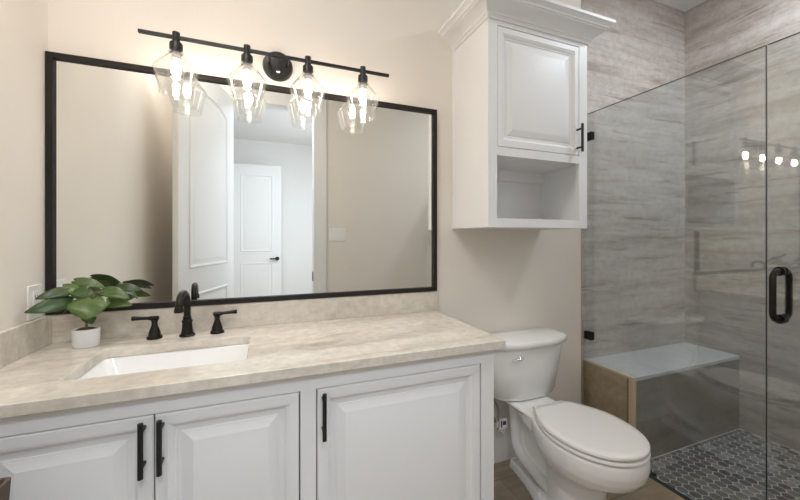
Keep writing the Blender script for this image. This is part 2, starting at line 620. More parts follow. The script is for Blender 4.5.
# casings round the doorway
b = BM()
for (x0, x1, z0, z1) in ((DX0 - 0.105, DX0 + 0.012, 0, DZ + 0.105), (DX1 - 0.012, DX1 + 0.112, 0, DZ + 0.105), (DX0 + 0.012, DX1 - 0.012, DZ - 0.012, DZ + 0.105)):
    box(b, x0, x1, YF, YF + 0.018, z0, z1)
for (x0, x1) in ((DX0, DX0 + 0.012), (DX1 - 0.012, DX1)):
    box(b, x0, x1, YF - 0.12, YF, 0, DZ)
box(b, DX0, DX1, YF - 0.12, YF, DZ - 0.012, DZ)
cas = struct('trim_2', b, 'trim', bevel=0.004, label='white door casing seen in the mirror', cat='trim')
b = BM()
box(b, DX1 - 0.016, DX1 - 0.012, YF - 0.09, YF - 0.02, 0.81, 0.90)
obj('strike_plate', b, 'black', cas)
# baseboards
b = BM()
prof = [(0.0, 0.0), (0.016, 0.0), (0.016, 0.115), (0.011, 0.125), (0.011, 0.138), (0.006, 0.150), (0.004, 0.165), (0.0, 0.165)]
loft(b, [[(x, -d, z) for d, z in prof] for x in (0.80, XT - 0.004)])
struct('baseboard_back', b, 'trim', label='white baseboard behind the toilet', cat='baseboard')


def leaf_door(x0, x1, z0, z1, th, panels, arch=False):
    """Panel door in the x-z plane, both faces; panels: (px0,px1,pz0,pz1)."""
    bm = BM()
    box(bm, x0, x1, -th / 2, th / 2, z0, z1)
    for (a0, a1, c0, c1, arc) in panels:
        for s in (-1, 1):
            def outline(ins):
                pts = [(a0 + ins, c0 + ins), (a1 - ins, c0 + ins)]
                n = 12 if arc else 1
                for k in range(n + 1):
                    t = k / n
                    xx = (a1 - ins) + ((a0 + ins) - (a1 - ins)) * t
                    pts.append((xx, c1 - ins - (arc * (2 * t - 1) ** 2 if arc else 0)))
                return pts
            # raised moulding frame proud of the leaf around a shallow field
            rings = []
            for ins, d in ((0.0, 0.0), (0.004, 0.006), (0.014, 0.007), (0.022, 0.002), (0.034, 0.0015), (0.060, 0.006), (0.064, 0.006)):
                rings.append([(x, s * (th / 2 + d - 0.0005), z) for x, z in outline(ins)])
            loft(bm, rings)
    return bm


# doorway leaf, opened into the bathroom: hinge at (-0.285, -1.9), turned toward the mirror
hx, hy = DX0 + 0.012, YF + 0.03
Wd = 0.855
ang = math.atan2(0.84, -0.275)
bm = leaf_door(0, Wd, 0.012, DZ - 0.016, 0.036, [(0.13, Wd - 0.13, 1.02, 2.33, 0.07), (0.13, Wd - 0.13, 0.22, 0.84, 0)])
bmesh.ops.rotate(bm, verts=bm.verts, cent=(0, 0, 0), matrix=Matrix.Rotation(ang, 3, 'Z'))
bmesh.ops.translate(bm, verts=bm.verts, vec=(hx, hy, 0))
d1 = struct('door_1', bm, 'trim', label='tall white arched-panel door standing open, seen in the mirror', cat='door')
# hall door
bm = leaf_door(-0.476, 0.262, 0.012, 2.42, 0.036, [(-0.35, 0.135, 1.02, 2.26, 0), (-0.35, 0.135, 0.2, 0.84, 0)])
bmesh.ops.translate(bm, verts=bm.verts, vec=(0, -4.5, 0))
d2 = struct('door_2', bm, 'trim', label='white two-panel hall door beyond the doorway, seen in the mirror', cat='door')
b = BM()
lathe(b, (0.20, -4.482, 0.90), [(0.032, 0), (0.032, 0.008), (0.012, 0.012), (0.012, 0.05)], 20, 'Y')
box(b, 0.085, 0.215, -4.442, -4.425, 0.888, 0.912)
obj('door_handle', b, 'black', d2, label='black lever handle')

# shower floor: grout bed and picket mosaic
b = BM()
box(b, XG - 0.006, XR, YF, 0.018, -0.08, -0.0032)
struct('floor_shower', b, 'caulk', label='grout bed of the shower floor', cat='floor')
b = BM()
L_, W_, g_, tip = 0.0515, 0.0455, 0.0045, 0.0133
row = 0
y = -0.303
while y > YF + 0.02:
    x = XG + 0.004 + ((W_ + g_) / 2 if row % 2 else 0)
    while x < XR + 0.02:
        pts = [(0, -L_ / 2), (W_ / 2, -L_ / 2 + tip), (W_ / 2, L_ / 2 - tip), (0, L_ / 2), (-W_ / 2, L_ / 2 - tip), (-W_ / 2, -L_ / 2 + tip)]
        q = [(min(max(x + p, XG - 0.004), XR - 0.001), min(y + c, -0.300)) for p, c in pts]
        if max(a for a, _ in q) - min(a for a, _ in q) > 0.012 and max(c for _, c in q) - min(c for _, c in q) > 0.02:
            loft(b, [[(a, c, -0.0045) for a, c in q], [(a, c, -0.0026) for a, c in q]], cap0=False)
        x += W_ + g_
    row += 1
    y -= L_ - tip + g_ * 0.9
o = obj('mosaic_tiles', b, 'mosaic', bpy.data.objects['floor_shower'], smooth=False)
struct('trim_3', box(BM(), XG - 0.032, XG - 0.007, YF, -0.303, -0.01, 0.003), 'glassedge', label='thin dark strip between floor and shower', cat='trim')

# ------------------------------------------------------------------ shower bench
BZ = 0.47
bench = empty('shower_bench', 'tiled shower bench with pale slab top behind the toilet', 'bench', (2.37, -0.16, 0))
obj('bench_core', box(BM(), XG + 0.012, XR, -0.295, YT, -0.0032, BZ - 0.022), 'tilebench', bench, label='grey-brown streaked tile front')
obj('bench_top', box(BM(), XG + 0.005, XR, -0.298, YT, BZ - 0.022, BZ), 'benchtop', bench, bevel=0.002, label='pale grey slab seat')
obj('side_panel', box(BM(), XG - 0.010, XG + 0.012, -0.262, YT, 0.0, BZ - 0.012), 'tileside', bench, label='brown tile facing the toilet')
b = BM()
box(b, XG - 0.013, XG + 0.005, -0.300, YT, BZ - 0.012, BZ + 0.002)
box(b, XG - 0.013, XG + 0.012, -0.300, -0.272, 0.0, BZ - 0.012)
obj('edge_trim', b, 'edge', bench, bevel=0.003)
obj('joint', box(BM(), XG - 0.011, XG + 0.012, -0.272, -0.262, 0.0, BZ - 0.012), 'jointbrown', bench)

# ------------------------------------------------------------------ shower glass
GT = 2.008
YS = -0.829
pan = empty('shower_screen', 'fixed clear glass shower screen clipped to the tile above the bench', 'shower glass', (XG + 0.02, -0.4, 0))
b = BM()
gx0, gx1 = XG + 0.001, XG + 0.011
pr = [(YT - 0.004, BZ + 0.004), (YT - 0.004, GT), (YS, GT), (YS, 0.005), (-0.306, 0.005), (-0.306, BZ + 0.004)]
loft(b, [[(gx0, y_, z_) for y_, z_ in pr], [(gx1, y_, z_) for y_, z_ in pr]])
obj('glass_pane', b, 'showerglass', pan, smooth=False)
for z_ in (1.865, 0.626):
    b = BM()
    for s in ((gx0 - 0.008, gx0), (gx1, gx1 + 0.008)):
        box(b, s[0], s[1], -0.036, YT, z_ - 0.024, z_ + 0.024)
    box(b, gx0, gx1, YT - 0.0038, YT, z_ - 0.024, z_ + 0.024)
    obj('wall_clip', b, 'black', pan, bevel=0.0015, label='black square wall clip')
b = BM()
box(b, gx0, gx1, YS, YT - 0.004, GT, GT + 0.0014)
box(b, gx0, gx1, YS - 0.0014, YS, 0.005, GT + 0.0014)
obj('polished_edge', b, 'glassedge', pan, label='dark polished glass edge')
obj('floor_clip', box(BM(), gx0 - 0.006, gx1 + 0.006, -0.40, -0.36, -0.0025, 0.006), 'black', pan)

sd = empty('shower_door', 'clear glass shower door with black pull handle at the photo edge', 'shower door', (XG + 0.02, -1.2, 0))
obj('glass_pane', box(BM(), gx0, gx1, -1.62, YS - 0.006, 0.012, GT), 'showerglass', sd, smooth=False)
obj('polished_edge', box(BM(), gx0, gx1, -1.62, YS - 0.006, GT, GT + 0.0014), 'glassedge', sd, label='dark polished glass edge')
b = BM()
hy_, hz0, hz1, hw = -0.872, 0.915, 1.102, 0.060
path = []
cr = 0.03
xc = (gx0 + gx1) / 2
for cx_, cz_, a0 in ((xc + hw - cr, hz1 - cr, 90), (xc + hw - cr, hz0 + cr, 0), (xc - hw + cr, hz0 + cr, -90), (xc - hw + cr, hz1 - cr, 180)):
    for k in range(7):
        a = math.radians(a0 - 90 * k / 6)
        path.append((cx_ + cr * math.cos(a), hy_, cz_ + cr * math.sin(a)))
path.append(path[0])
path.append(path[1])
tube(b, path, 0.0105, 14)
for z_ in (hz0, hz1):
    lathe(b, (gx0, hy_, z_), [(0.018, -0.010), (0.018, -0.001)], 20, 'X')
    lathe(b, (gx1, hy_, z_), [(0.018, 0.001), (0.018, 0.010)], 20, 'X')
obj('pull_handle', b, 'bronze', sd, label='black double-sided D pull')
for z_ in (0.35, 1.7):
    b = BM()
    box(b, gx0 - 0.012, gx1 + 0.012, -1.68, -1.58, z_ - 0.045, z_ + 0.045)
    obj('hinge', b, 'black', sd, bevel=0.002)

# ------------------------------------------------------------------ vanity cabinet
FY = -0.543                                       # face of the doors
CX1 = 0.779
van = empty('vanity_cabinet', 'white painted vanity cabinet with inset raised-panel doors under the stone counter', 'cabinet', (0.03, -0.27, 0))
b = BM()
box(b, XL, XL + 0.018, -0.525, -0.002, 0.0, 0.832)
box(b, CX1 - 0.018, CX1, -0.525, -0.002, 0.0, 0.832)
box(b, XL + 0.018, CX1 - 0.018, -0.02, -0.002, 0.10, 0.68)
box(b, XL + 0.018, CX1 - 0.018, -0.525, -0.02, 0.085, 0.10)
obj('body', b, 'paint', van)
obj('toe_kick', box(BM(), XL + 0.018, CX1 - 0.018, -0.47, -0.455, 0, 0.085), 'paint', van)
b = BM()
dz0, dz1 = 0.115, 0.782
ops = [(-0.622, 0.099), (0.144, 0.725)]
xs = [XL] + [v for p in ops for v in p] + [CX1]
for i in range(0, len(xs), 2):
    box(b, xs[i], xs[i + 1], FY, -0.525, 0.0 if i in (0, 4) else 0.085, 0.832)
for x0, x1 in ops:
    box(b, x0, x1, FY, -0.525, dz1, 0.832)
    box(b, x0, x1, FY, -0.525, 0.085, dz0)
obj('face_frame', b, 'paint', van)
b = BM()
for x0, x1 in ops:
    box(b, x0 - 0.01, x1 + 0.01, -0.524, -0.522, dz0 - 0.01, dz1 + 0.01)
obj('gap_shade_sheet', b, 'gap', van, label='near-black sheet painting the shadow in the gaps round the doors')
DP = [(0, 0), (0, 0.016), (0.003, 0.0205), (0.028, 0.0205), (0.0285, 0.018), (0.033, 0.018), (0.041, 0.0125), (0.0415, 0.0105), (0.047, 0.0105), (0.0475, 0.0075),
      (0.058, 0.0075), (0.0585, 0.0095), (0.084, 0.0165), (0.087, 0.0170)]


def bar_pull(parent, x, y, z0, z1, r=0.0062, name='handle'):
    bm = BM()
    tube(bm, [(x, y - 0.032, z0), (x, y - 0.032, z1)], r, 14)
    q = (z1 - z0) * 0.17
    for z in (z0 + q, z1 - q):
        tube(bm, [(x, y, z), (x, y - 0.032, z)], 0.0048, 12)
    return obj(name, bm, 'black', parent, label='black bar pull')


gp = 0.0034
for (x0, x1, hx_) in ((-0.622 + gp, -0.2625 - gp / 2, -0.283), (-0.2625 + gp / 2, 0.099 - gp, -0.244), (0.144 + gp, 0.725 - gp, 0.164)):
    b = BM()
    panel_rings(b, x0, x1, dz0 + gp, dz1 - gp, DP, FY + 0.0205)
    d = obj('door', b, 'paint', van, angle=12)
    bar_pull(d, hx_, FY, 0.640, 0.776)

# ------------------------------------------------------------------ countertop
ct = empty('countertop', 'cream veined stone countertop on the white vanity, cut out for the sink', 'countertop', (0.05, -0.28, CT - 0.03))


def slab_with_hole(x0, x1, y0, y1, z0, z1, h):
    bm = BM()
    n = 6
    hx0, hx1, hy0, hy1, hr = h
    tops = []
    for z in (z0, z1):
        inner = [bm.verts.new(p) for p in rrect(hx0, hx1, hy0, hy1, hr, z, n)]
        outer = [bm.verts.new((x, y, z)) for x, y in ((x1, y0), (x1, y1), (x0, y1), (x0, y0))]
        m = n + 1
        for c in range(4):
            for k in range(n):
                bm.faces.new((outer[c], inner[c * m + k], inner[c * m + k + 1]))
            c2 = (c + 1) % 4
            bm.faces.new((outer[c], inner[c * m + n], inner[c2 * m], outer[c2]))
        tops.append((inner, outer))
    (i0, o0), (i1, o1) = tops
    for k in range(len(i0)):
        j = (k + 1) % len(i0)
        bm.faces.new((i0[k], i0[j], i1[j], i1[k]))
    for k in range(4):
        j = (k + 1) % 4
        bm.faces.new((o0[k], o0[j], o1[j], o1[k]))
    return bm


HX0, HX1, HY0, HY1 = -0.494, -0.050, -0.447, -0.164
obj('slab', slab_with_hole(XL, 0.816, -0.566, 0.0, 0.832, CT, (HX0, HX1, HY0, HY1, 0.018)), 'counter', ct, bevel=0.002)
for nm, geo, lb in (('backsplash', (XL + 0.018, 0.826, -0.018, -0.0005, CT, 0.962), 'long cream stone backsplash strip under the mirror'),
                    ('side_splash', (XL + 0.0005, XL + 0.018, -0.566, -0.0005, CT, 0.962), 'short cream stone splash along the left wall under the outlet')):
    o = obj(nm, box(BM(), *geo), 'counter', None, bevel=0.0015)
    o['label'] = lb
    o['category'] = 'backsplash'

# sink
sk = empty('sink', 'white rectangular undermount sink set into the cream counter', 'sink', (-0.26, -0.305, 0.70))
b = BM()
e = 0.012
R = []
R.append(rrect(HX0 - 0.03, HX1 + 0.03, HY0 - 0.03, HY1 + 0.03, 0.04, 0.8315))
R.append(rrect(HX0 - 0.004, HX1 + 0.004, HY0 - 0.004, HY1 + 0.004, 0.024, 0.8315))
R.append(rrect(HX0, HX1, HY0, HY1, 0.03, 0.824))
R.append(rrect(HX0 + 0.018, HX1 - 0.018, HY0 + 0.014, HY1 - 0.014, 0.04, 0.755))
R.append(rrect(HX0 + 0.035, HX1 - 0.035, HY0 + 0.028, HY1 - 0.028, 0.05, 0.725))
R.append(rrect(HX0 + 0.07, HX1 - 0.07, HY0 + 0.06, HY1 - 0.06, 0.05, 0.714))
R.append(rrect(-0.285, -0.235, -0.33, -0.28, 0.0249, 0.708))
R.append(rrect(-0.283, -0.237, -0.328, -0.282, 0.0229, 0.690))
R2 = [rrect(-0.29, -0.23, -0.335, -0.275, 0.0299, 0.690), rrect(HX0 + 0.05, HX1 - 0.05, HY0 + 0.04, HY1 - 0.04, 0.05, 0.700),
      rrect(HX0 + 0.005, HX1 - 0.005, HY0 + 0.002, HY1 - 0.002, 0.04, 0.755), rrect(HX0 - 0.03, HX1 + 0.03, HY0 - 0.03, HY1 + 0.03, 0.04, 0.822)]
loft(b, R + R2 + [R[0]], False, False)
bmesh.ops.remove_doubles(b, verts=b.verts, dist=1e-5)
obj('basin', b, 'sink', sk, angle=60)
b = BM()
lathe(b, (-0.26, -0.305, 0.70), [(0.020, 0), (0.024, 0.0085), (0.024, 0.011), (0.016, 0.012), (0.015, 0.014), (0.004, 0.0165)], 24)
obj('drain', b, 'bronze', sk, label='dark bronze drain stopper')

# faucet
fa = empty('faucet', 'dark bronze widespread faucet with gooseneck spout behind the sink', 'faucet', (-0.277, -0.076, CT))
b = BM()
FX, FYY = -0.272, -0.078
lathe(b, (FX, FYY, CT), [(0.026, 0), (0.027, 0.004), (0.025, 0.008), (0.0205, 0.011), (0.020, 0.014), (0.0175, 0.030), (0.0165, 0.050), (0.0185, 0.053), (0.0185, 0.058), (0.0145, 0.062), (0.0135, 0.075)], 28)
pth = [(FX, FYY, CT + 0.06), (FX, FYY, CT + 0.09), (FX, FYY, CT + 0.122)]
rc = 0.046
sdx, sdy = -0.10, -0.995
for k in range(1, 15):
    a = math.radians(180 * k / 14)
    pth.append((FX + sdx * rc * (1 - math.cos(a)), FYY + sdy * rc * (1 - math.cos(a)), CT + 0.122 + rc * math.sin(a)))
EXX, EYY = FX + sdx * 2 * rc, FYY + sdy * 2 * rc
pth += [(EXX, EYY, CT + 0.120)]
tube(b, pth, 0.0115, 18)
lathe(b, (EXX, EYY, CT + 0.106), [(0.0152, 0), (0.0152, 0.010), (0.0135, 0.014), (0.0125, 0.02)], 22)
obj('spout', b, 'bronze', fa)
b = BM()
lathe(b, (FX, FYY + 0.024, CT), [(0.005, 0.0), (0.0045, 0.05), (0.007, 0.056), (0.007, 0.064), (0.003, 0.068)], 14)
obj('lift_rod', b, 'bronze', fa)
for hx_, s in ((-0.377, -1), (-0.171, 1)):
    b = BM()
    lathe(b, (hx_, -0.075, CT), [(0.0245, 0), (0.025, 0.004), (0.0235, 0.009), (0.0195, 0.012), (0.0190, 0.022), (0.0150, 0.034), (0.0105, 0.046), (0.0088, 0.058), (0.0108, 0.062), (0.0105, 0.068)], 26)
    h = obj('handle', b, 'bronze', fa)
    b = BM()
    tube(b, [(hx_ - s * 0.014, -0.075, CT + 0.0745), (hx_ - s * 0.012, -0.075, CT + 0.0745), (hx_ + s * 0.012, -0.075, CT + 0.0745), (hx_ + s * 0.02, -0.075, CT + 0.0755),
             (hx_ + s * 0.045, -0.075, CT + 0.077), (hx_ + s * 0.068, -0.075, CT + 0.078), (hx_ + s * 0.070, -0.075, CT + 0.078)],
         [0.006, 0.0085, 0.0085, 0.0062, 0.0068, 0.0088, 0.0065], 16)
    obj('lever', b, 'bronze', h)

# ------------------------------------------------------------------ mirror
mir = empty('wall_mirror', 'wide wall mirror in a thin black frame above the counter', 'mirror', (0.055, -0.01, 0.966))
MX0, MX1, MZ0, MZ1, mw = XL + 0.002, 0.818, 0.964, 1.884, 0.0195
b = BM()
box(b, MX0, MX0 + mw, -0.022, -0.001, MZ0, MZ1)
box(b, MX1 - mw, MX1, -0.022, -0.001, MZ0, MZ1)
box(b, MX0 + mw, MX1 - mw, -0.022, -0.001, MZ0, MZ0 + mw)
box(b, MX0 + mw, MX1 - mw, -0.022, -0.001, MZ1 - mw, MZ1)
obj('frame', b, 'frame', mir, smooth=False)
obj('mirror_glass', box(BM(), MX0 + mw, MX1 - mw, -0.009, -0.003, MZ0 + mw, MZ1 - mw), 'mirror', mir, smooth=False)

# ------------------------------------------------------------------ vanity light
LY, LZ, LXC = -0.108, 1.969, 0.055
vl = empty('vanity_light', 'black four-light bar with clear glass shades above the mirror', 'vanity light', (LXC, 0, LZ))
b = BM()
lathe(b, (LXC, 0, LZ + 0.004), [(0.062, -0.0005), (0.062, -0.012), (0.057, -0.022), (0.050, -0.024), (0.0, -0.0245)], 40, 'Y')
bp_ = obj('back_plate', b, 'black', vl)
b = BM()
lathe(b, (LXC, -0.0245, LZ - 0.028), [(0.008, 0.0), (0.008, -0.008), (0.004, -0.012)], 14, 'Y')
obj('finial', b, 'chrome', bp_)
for s in (-1, 1):
    b = BM()
    tube(b, [(LXC + s * 0.036, -0.020, LZ + 0.003), (LXC + s * 0.036, LY, LZ)], 0.006, 12)
    obj('arm', b, 'black', vl)
b = BM()
box(b, -0.418, 0.527, LY - 0.006, LY + 0.006, LZ - 0.006, LZ + 0.006)
obj('bar', b, 'black', vl, bevel=0.001)
for lx in (-0.302, -0.063, 0.170, 0.406):
    b = BM()
    lathe(b, (lx, LY, LZ), [(0.0095, 0.019), (0.0125, 0.018), (0.0125, -0.018), (0.019, -0.020), (0.0215, -0.024), (0.0215, -0.050), (0.0235, -0.052), (0.0235, -0.056), (0.012, -0.056)], 24)
    so = obj('socket', b, 'black', vl)
    b = BM()
    z = LZ
    outer = [(0.0235, -0.053), (0.0265, -0.0545), (0.070, -0.1145), (0.0735, -0.121), (0.0725, -0.129), (0.0530, -0.201), (0.0545, -0.2045), (0.0530, -0.2085)]
    inner = [(0.0490, -0.2080), (0.0485, -0.2040), (0.0500, -0.2005)] + [(r - 0.0026, h) for r, h in reversed(outer[:-3])]
    lathe(b, (lx, LY, LZ), outer + inner, 40, cap0=False, cap1=False)
    obj('shade', b, 'shade', vl, label='clear flared glass shade', angle=40)
    b = BM()
    lathe(b, (lx, LY, LZ), [(0.016, -0.056), (0.016, -0.082), (0.010, -0.083)], 20)
    obj('bulb_base', b, 'hose', vl)
    b = BM()
    lathe(b, (lx, LY, LZ), [(0.005, -0.090), (0.0105, -0.095), (0.0140, -0.106), (0.0150, -0.119), (0.0130, -0.132), (0.006, -0.141), (0.002, -0.143)], 14)
    bl = obj('bulb', b, 'bulb', vl, label='glowing warm bulb')
    b = BM()
    lathe(b, (lx, LY, LZ), [(0.013, -0.083), (0.018, -0.094), (0.025, -0.110), (0.028, -0.126), (0.025, -0.143), (0.016, -0.156), (0.004, -0.160)], 24)
    obj('bulb_glass', b, 'bulbglass', bl)

# ------------------------------------------------------------------ wall cabinet above the toilet
UX0, UX1, UY, UZ0, UZ1 = 0.922, 1.515, -0.309, 1.281, 2.216
uc = empty('wall_cabinet', 'white wall cabinet with crown moulding and open cubby above the toilet', 'cabinet', (1.2185, -0.15, UZ0))
b = BM()
t = 0.018
fy = UY + 0.019
box(b, UX0, UX0 + t, fy, -0.001, UZ0, UZ1)
box(b, UX1 - t, UX1, fy, -0.001, UZ0, UZ1)
box(b, UX0 + t, UX1 - t, fy, -0.001, UZ0, UZ0 + 0.036)
box(b, UX0 + t, UX1 - t, fy, -0.001, 1.606, 1.624)
box(b, UX0 + t, UX1 - t, fy, -0.001, UZ1 - t, UZ1)
box(b, UX0 + t, UX1 - t, -0.012, -0.001, UZ0 + 0.036, UZ1 - t)
box(b, UX0 + t, UX1 - t, -0.026, -0.012, 1.545, 1.606)
box(b, UX0 + t, UX1 - t, -0.026, -0.012, UZ0 + 0.036, UZ0 + 0.07)
box(b, UX0 - 0.006, UX0, -0.016, -0.001, UZ0, UZ1)
obj('body', b, 'paint', uc)
b = BM()
ox0, ox1 = 0.969, 1.463
dzb, dzt, cz0, cz1 = 1.641, 2.186, 1.321, 1.603
box(b, UX0, ox0, UY, fy, UZ0, UZ1)
box(b, ox1, UX1, UY, fy, UZ0, UZ1)
box(b, ox0, ox1, UY, fy, UZ0, cz0)
box(b, ox0, ox1, UY, fy, cz1, dzb)
box(b, ox0, ox1, UY, fy, dzt, UZ1)
obj('face_frame', b, 'paint', uc)
obj('gap_shade_sheet', box(BM(), ox0 - 0.008, ox1 + 0.008, fy + 0.0005, fy + 0.002, dzb - 0.008, dzt + 0.008), 'gap', uc, label='near-black sheet painting the shadow in the gap round the door')
b = BM()
panel_rings(b, ox0 + 0.0022, ox1 - 0.0022, dzb + 0.0022, dzt - 0.0022, DP, UY + 0.0205)
d = obj('door', b, 'paint', uc, angle=12)
bar_pull(d, 1.447, UY, 1.655, 1.792)
# crown swept round three sides
b = BM()
cp = [(0.0, 2.2060), (0.006, 2.2060), (0.007, 2.2130), (0.012, 2.2199), (0.016, 2.2217), (0.017, 2.2269), (0.026, 2.2373), (0.038, 2.2469), (0.052, 2.2547), (0.062, 2.2582),
      (0.063, 2.2634), (0.070, 2.2652), (0.071, 2.2713), (0.078, 2.2791), (0.088, 2.2852), (0.089, 2.2982), (0.0, 2.2982)]
loft(b, [[(UX0 - dd, -0.001, zz), (UX0 - dd, UY - dd, zz), (UX1 + dd, UY - dd, zz), (UX1 + dd, -0.001, zz)] for dd, zz in cp], cap0=False, cap1=True, closed=False)
obj('crown', b, 'paint', uc, label='stepped white crown moulding', angle=14)

# ------------------------------------------------------------------ toilet
TX = 1.267
to = empty('toilet', 'white two-piece toilet with closed elongated lid beside the vanity', 'toilet', (TX, -0.4, 0))


def egg(yb, yf, hw, z, back=0.50, tm=0.47, n=22):
    """Elongated outline: narrow blunt back at yb, widest near the middle, rounded tip at yf (-y)."""
    half = []
    for k in range(n + 1):
        t = 0.5 * (1 - math.cos(math.pi * (0.06 + 0.94 * k / n)))
        if t < tm:
            f = back + (1 - back) * math.sin(math.pi / 2 * t / tm) ** 0.85
        else:
            f = max(0.0, 1 - ((t - tm) / (1 - tm)) ** 2.25) ** 0.5
        half.append((f * hw, yb + (yf - yb) * t))
    half[0] = (back * hw * 0.9, yb)
    return [(TX - x, y, z) for x, y in half] + [(TX + x, y, z) for x, y in reversed(half[:-1])]


b = BM()
# bowl and front pedestal
loft(b, [egg(-0.37, -0.590, 0.100, 0.0, 0.8), egg(-0.37, -0.586, 0.095, 0.08, 0.8), egg(-0.37, -0.588, 0.096, 0.17, 0.8), egg(-0.37, -0.602, 0.103, 0.225, 0.8),
         egg(-0.355, -0.640, 0.124, 0.253, 0.7), egg(-0.335, -0.690, 0.150, 0.277, 0.6), egg(-0.315, -0.722, 0.167, 0.300), egg(-0.30, -0.742, 0.178, 0.33), egg(-0.29, -0.750, 0.182, 0.36),
         egg(-0.29, -0.750, 0.182, 0.38), egg(-0.29, -0.748, 0.180, 0.398), egg(-0.295, -0.742, 0.174, 0.405)])
# bowl tail rising to the deck
loft(b, [egg(-0.25, -0.56, 0.09, 0.30, 0.8), egg(-0.23, -0.58, 0.118, 0.345, 0.8), egg(-0.22, -0.58, 0.122, 0.40, 0.8)])
# foot
def foot(z, g):
    h = [(0.040, -0.07), (0.046, -0.12), (0.062, -0.20), (0.090, -0.30), (0.118, -0.40), (0.120, -0.50), (0.104, -0.58), (0.06, -0.612), (0.0, -0.618)]
    pts = smooth_path([(x * g, y, 0) for x, y in h], 3)
    return [(TX - p.x, p.y * (1 if p.y > -0.3 else 0.985 + 0.015 * g), z) for p in pts] + [(TX + p.x, p.y, z) for p in reversed(pts[:-1])]
loft(b, [foot(0.0, 1.0), foot(0.015, 1.0), foot(0.026, 0.95), foot(0.045, 0.84)])
# rear deck under the tank
loft(b, [rrect(TX - 0.07, TX + 0.07, -0.30, -0.035, 0.03, 0.355), rrect(TX - 0.105, TX + 0.105, -0.33, -0.028, 0.04, 0.382), rrect(TX - 0.115, TX + 0.115, -0.34, -0.025, 0.04, 0.395), rrect(TX - 0.112, TX + 0.112, -0.34, -0.028, 0.04, 0.405)])
# web and trapway ridges
loft(b, [rrect(TX - 0.014, TX + 0.014, -0.45, -0.10, 0.012, 0.0), rrect(TX - 0.014, TX + 0.014, -0.45, -0.10, 0.012, 0.38)])
for s in (-1, 1):
    tube(b, smooth_path([(TX + s * 0.030, -0.09, 0.38), (TX + s * 0.030, -0.105, 0.31), (TX + s * 0.031, -0.115, 0.22), (TX + s * 0.032, -0.13, 0.15), (TX + s * 0.034, -0.19, 0.105), (TX + s * 0.036, -0.29, 0.080), (TX + s * 0.04, -0.42, 0.06)], 5),
         [0.030] * 10 + [0.029] * 10 + [0.026] * 11, 14)
    tube(b, smooth_path([(TX + s * 0.028, -0.10, 0.365), (TX + s * 0.036, -0.16, 0.352), (TX + s * 0.05, -0.24, 0.33)], 5), 0.026, 14)
bowl = obj('bowl', b, 'porcelain', to, angle=80)
rm = bowl.modifiers.new('remesh', 'REMESH')
rm.mode = 'VOXEL'
rm.voxel_size = 0.005
rm.use_smooth_shade = True
sm = bowl.modifiers.new('smooth', 'SMOOTH')
sm.factor = 0.5
sm.iterations = 3
for s in (-1, 1):
    b = BM()
    lathe(b, (TX + s * 0.080, -0.335, 0.040), [(0.014, 0.0), (0.0135, 0.012), (0.009, 0.019), (0.002, 0.021)], 18)
    obj('bolt_cap', b, 'porcelain', bowl)


def tankring(hw, yf, yb, z, ch=0.46, n=4):
    """Plan of the tank: flat back, chamfered bowed front."""
    d = yb - yf
    raw = [(hw, yb), (hw * 1.0, yb - d * 0.55), (hw * 0.90, yb - d * 0.78), (hw * ch, yf + d * 0.02), (0, yf), (-hw * ch, yf + d * 0.02), (-hw * 0.90, yb - d * 0.78), (-hw, yb - d * 0.55), (-hw, yb)]
    pts = [Vector((p[0], p[1], 0)) for p in raw]
    sm_ = smooth_path(pts, n)
    out = [(TX + 0.016 + p.x * 1.065, p.y, z) for p in sm_]
    return out


b = BM()
loft(b, [tankring(0.158, -0.180, -0.03, 0.408), tankring(0.168, -0.192, -0.025, 0.413), tankring(0.172, -0.195, -0.022, 0.430), tankring(0.178, -0.199, -0.02, 0.434),
         tankring(0.198, -0.208, -0.02, 0.55), tankring(0.222, -0.216, -0.02, 0.676)])
tk = obj('tank', b, 'porcelain', to, angle=50)
b = BM()
loft(b, [tankring(0.226, -0.219, -0.017, 0.677), tankring(0.238, -0.230, -0.014, 0.682), tankring(0.241, -0.234, -0.013, 0.700), tankring(0.238, -0.231, -0.014, 0.711), tankring(0.226, -0.220, -0.020, 0.716)])
obj('tank_lid', b, 'porcelain', to, angle=60)
# flush lever
b = BM()
lx_, ly_ = TX - 0.085, -0.212
lathe(b, (lx_, ly_ + 0.012, 0.638), [(0.013, 0.0), (0.013, -0.018), (0.009, -0.022)], 18, 'Y')
tube(b, [(lx_, ly_ - 0.012, 0.638), (lx_ - 0.022, ly_ - 0.012, 0.637), (lx_ - 0.052, ly_ - 0.006, 0.632)], [0.0062, 0.0058, 0.0072], 12)
obj('flush_lever', b, 'chrome', tk, label='chrome flush lever')
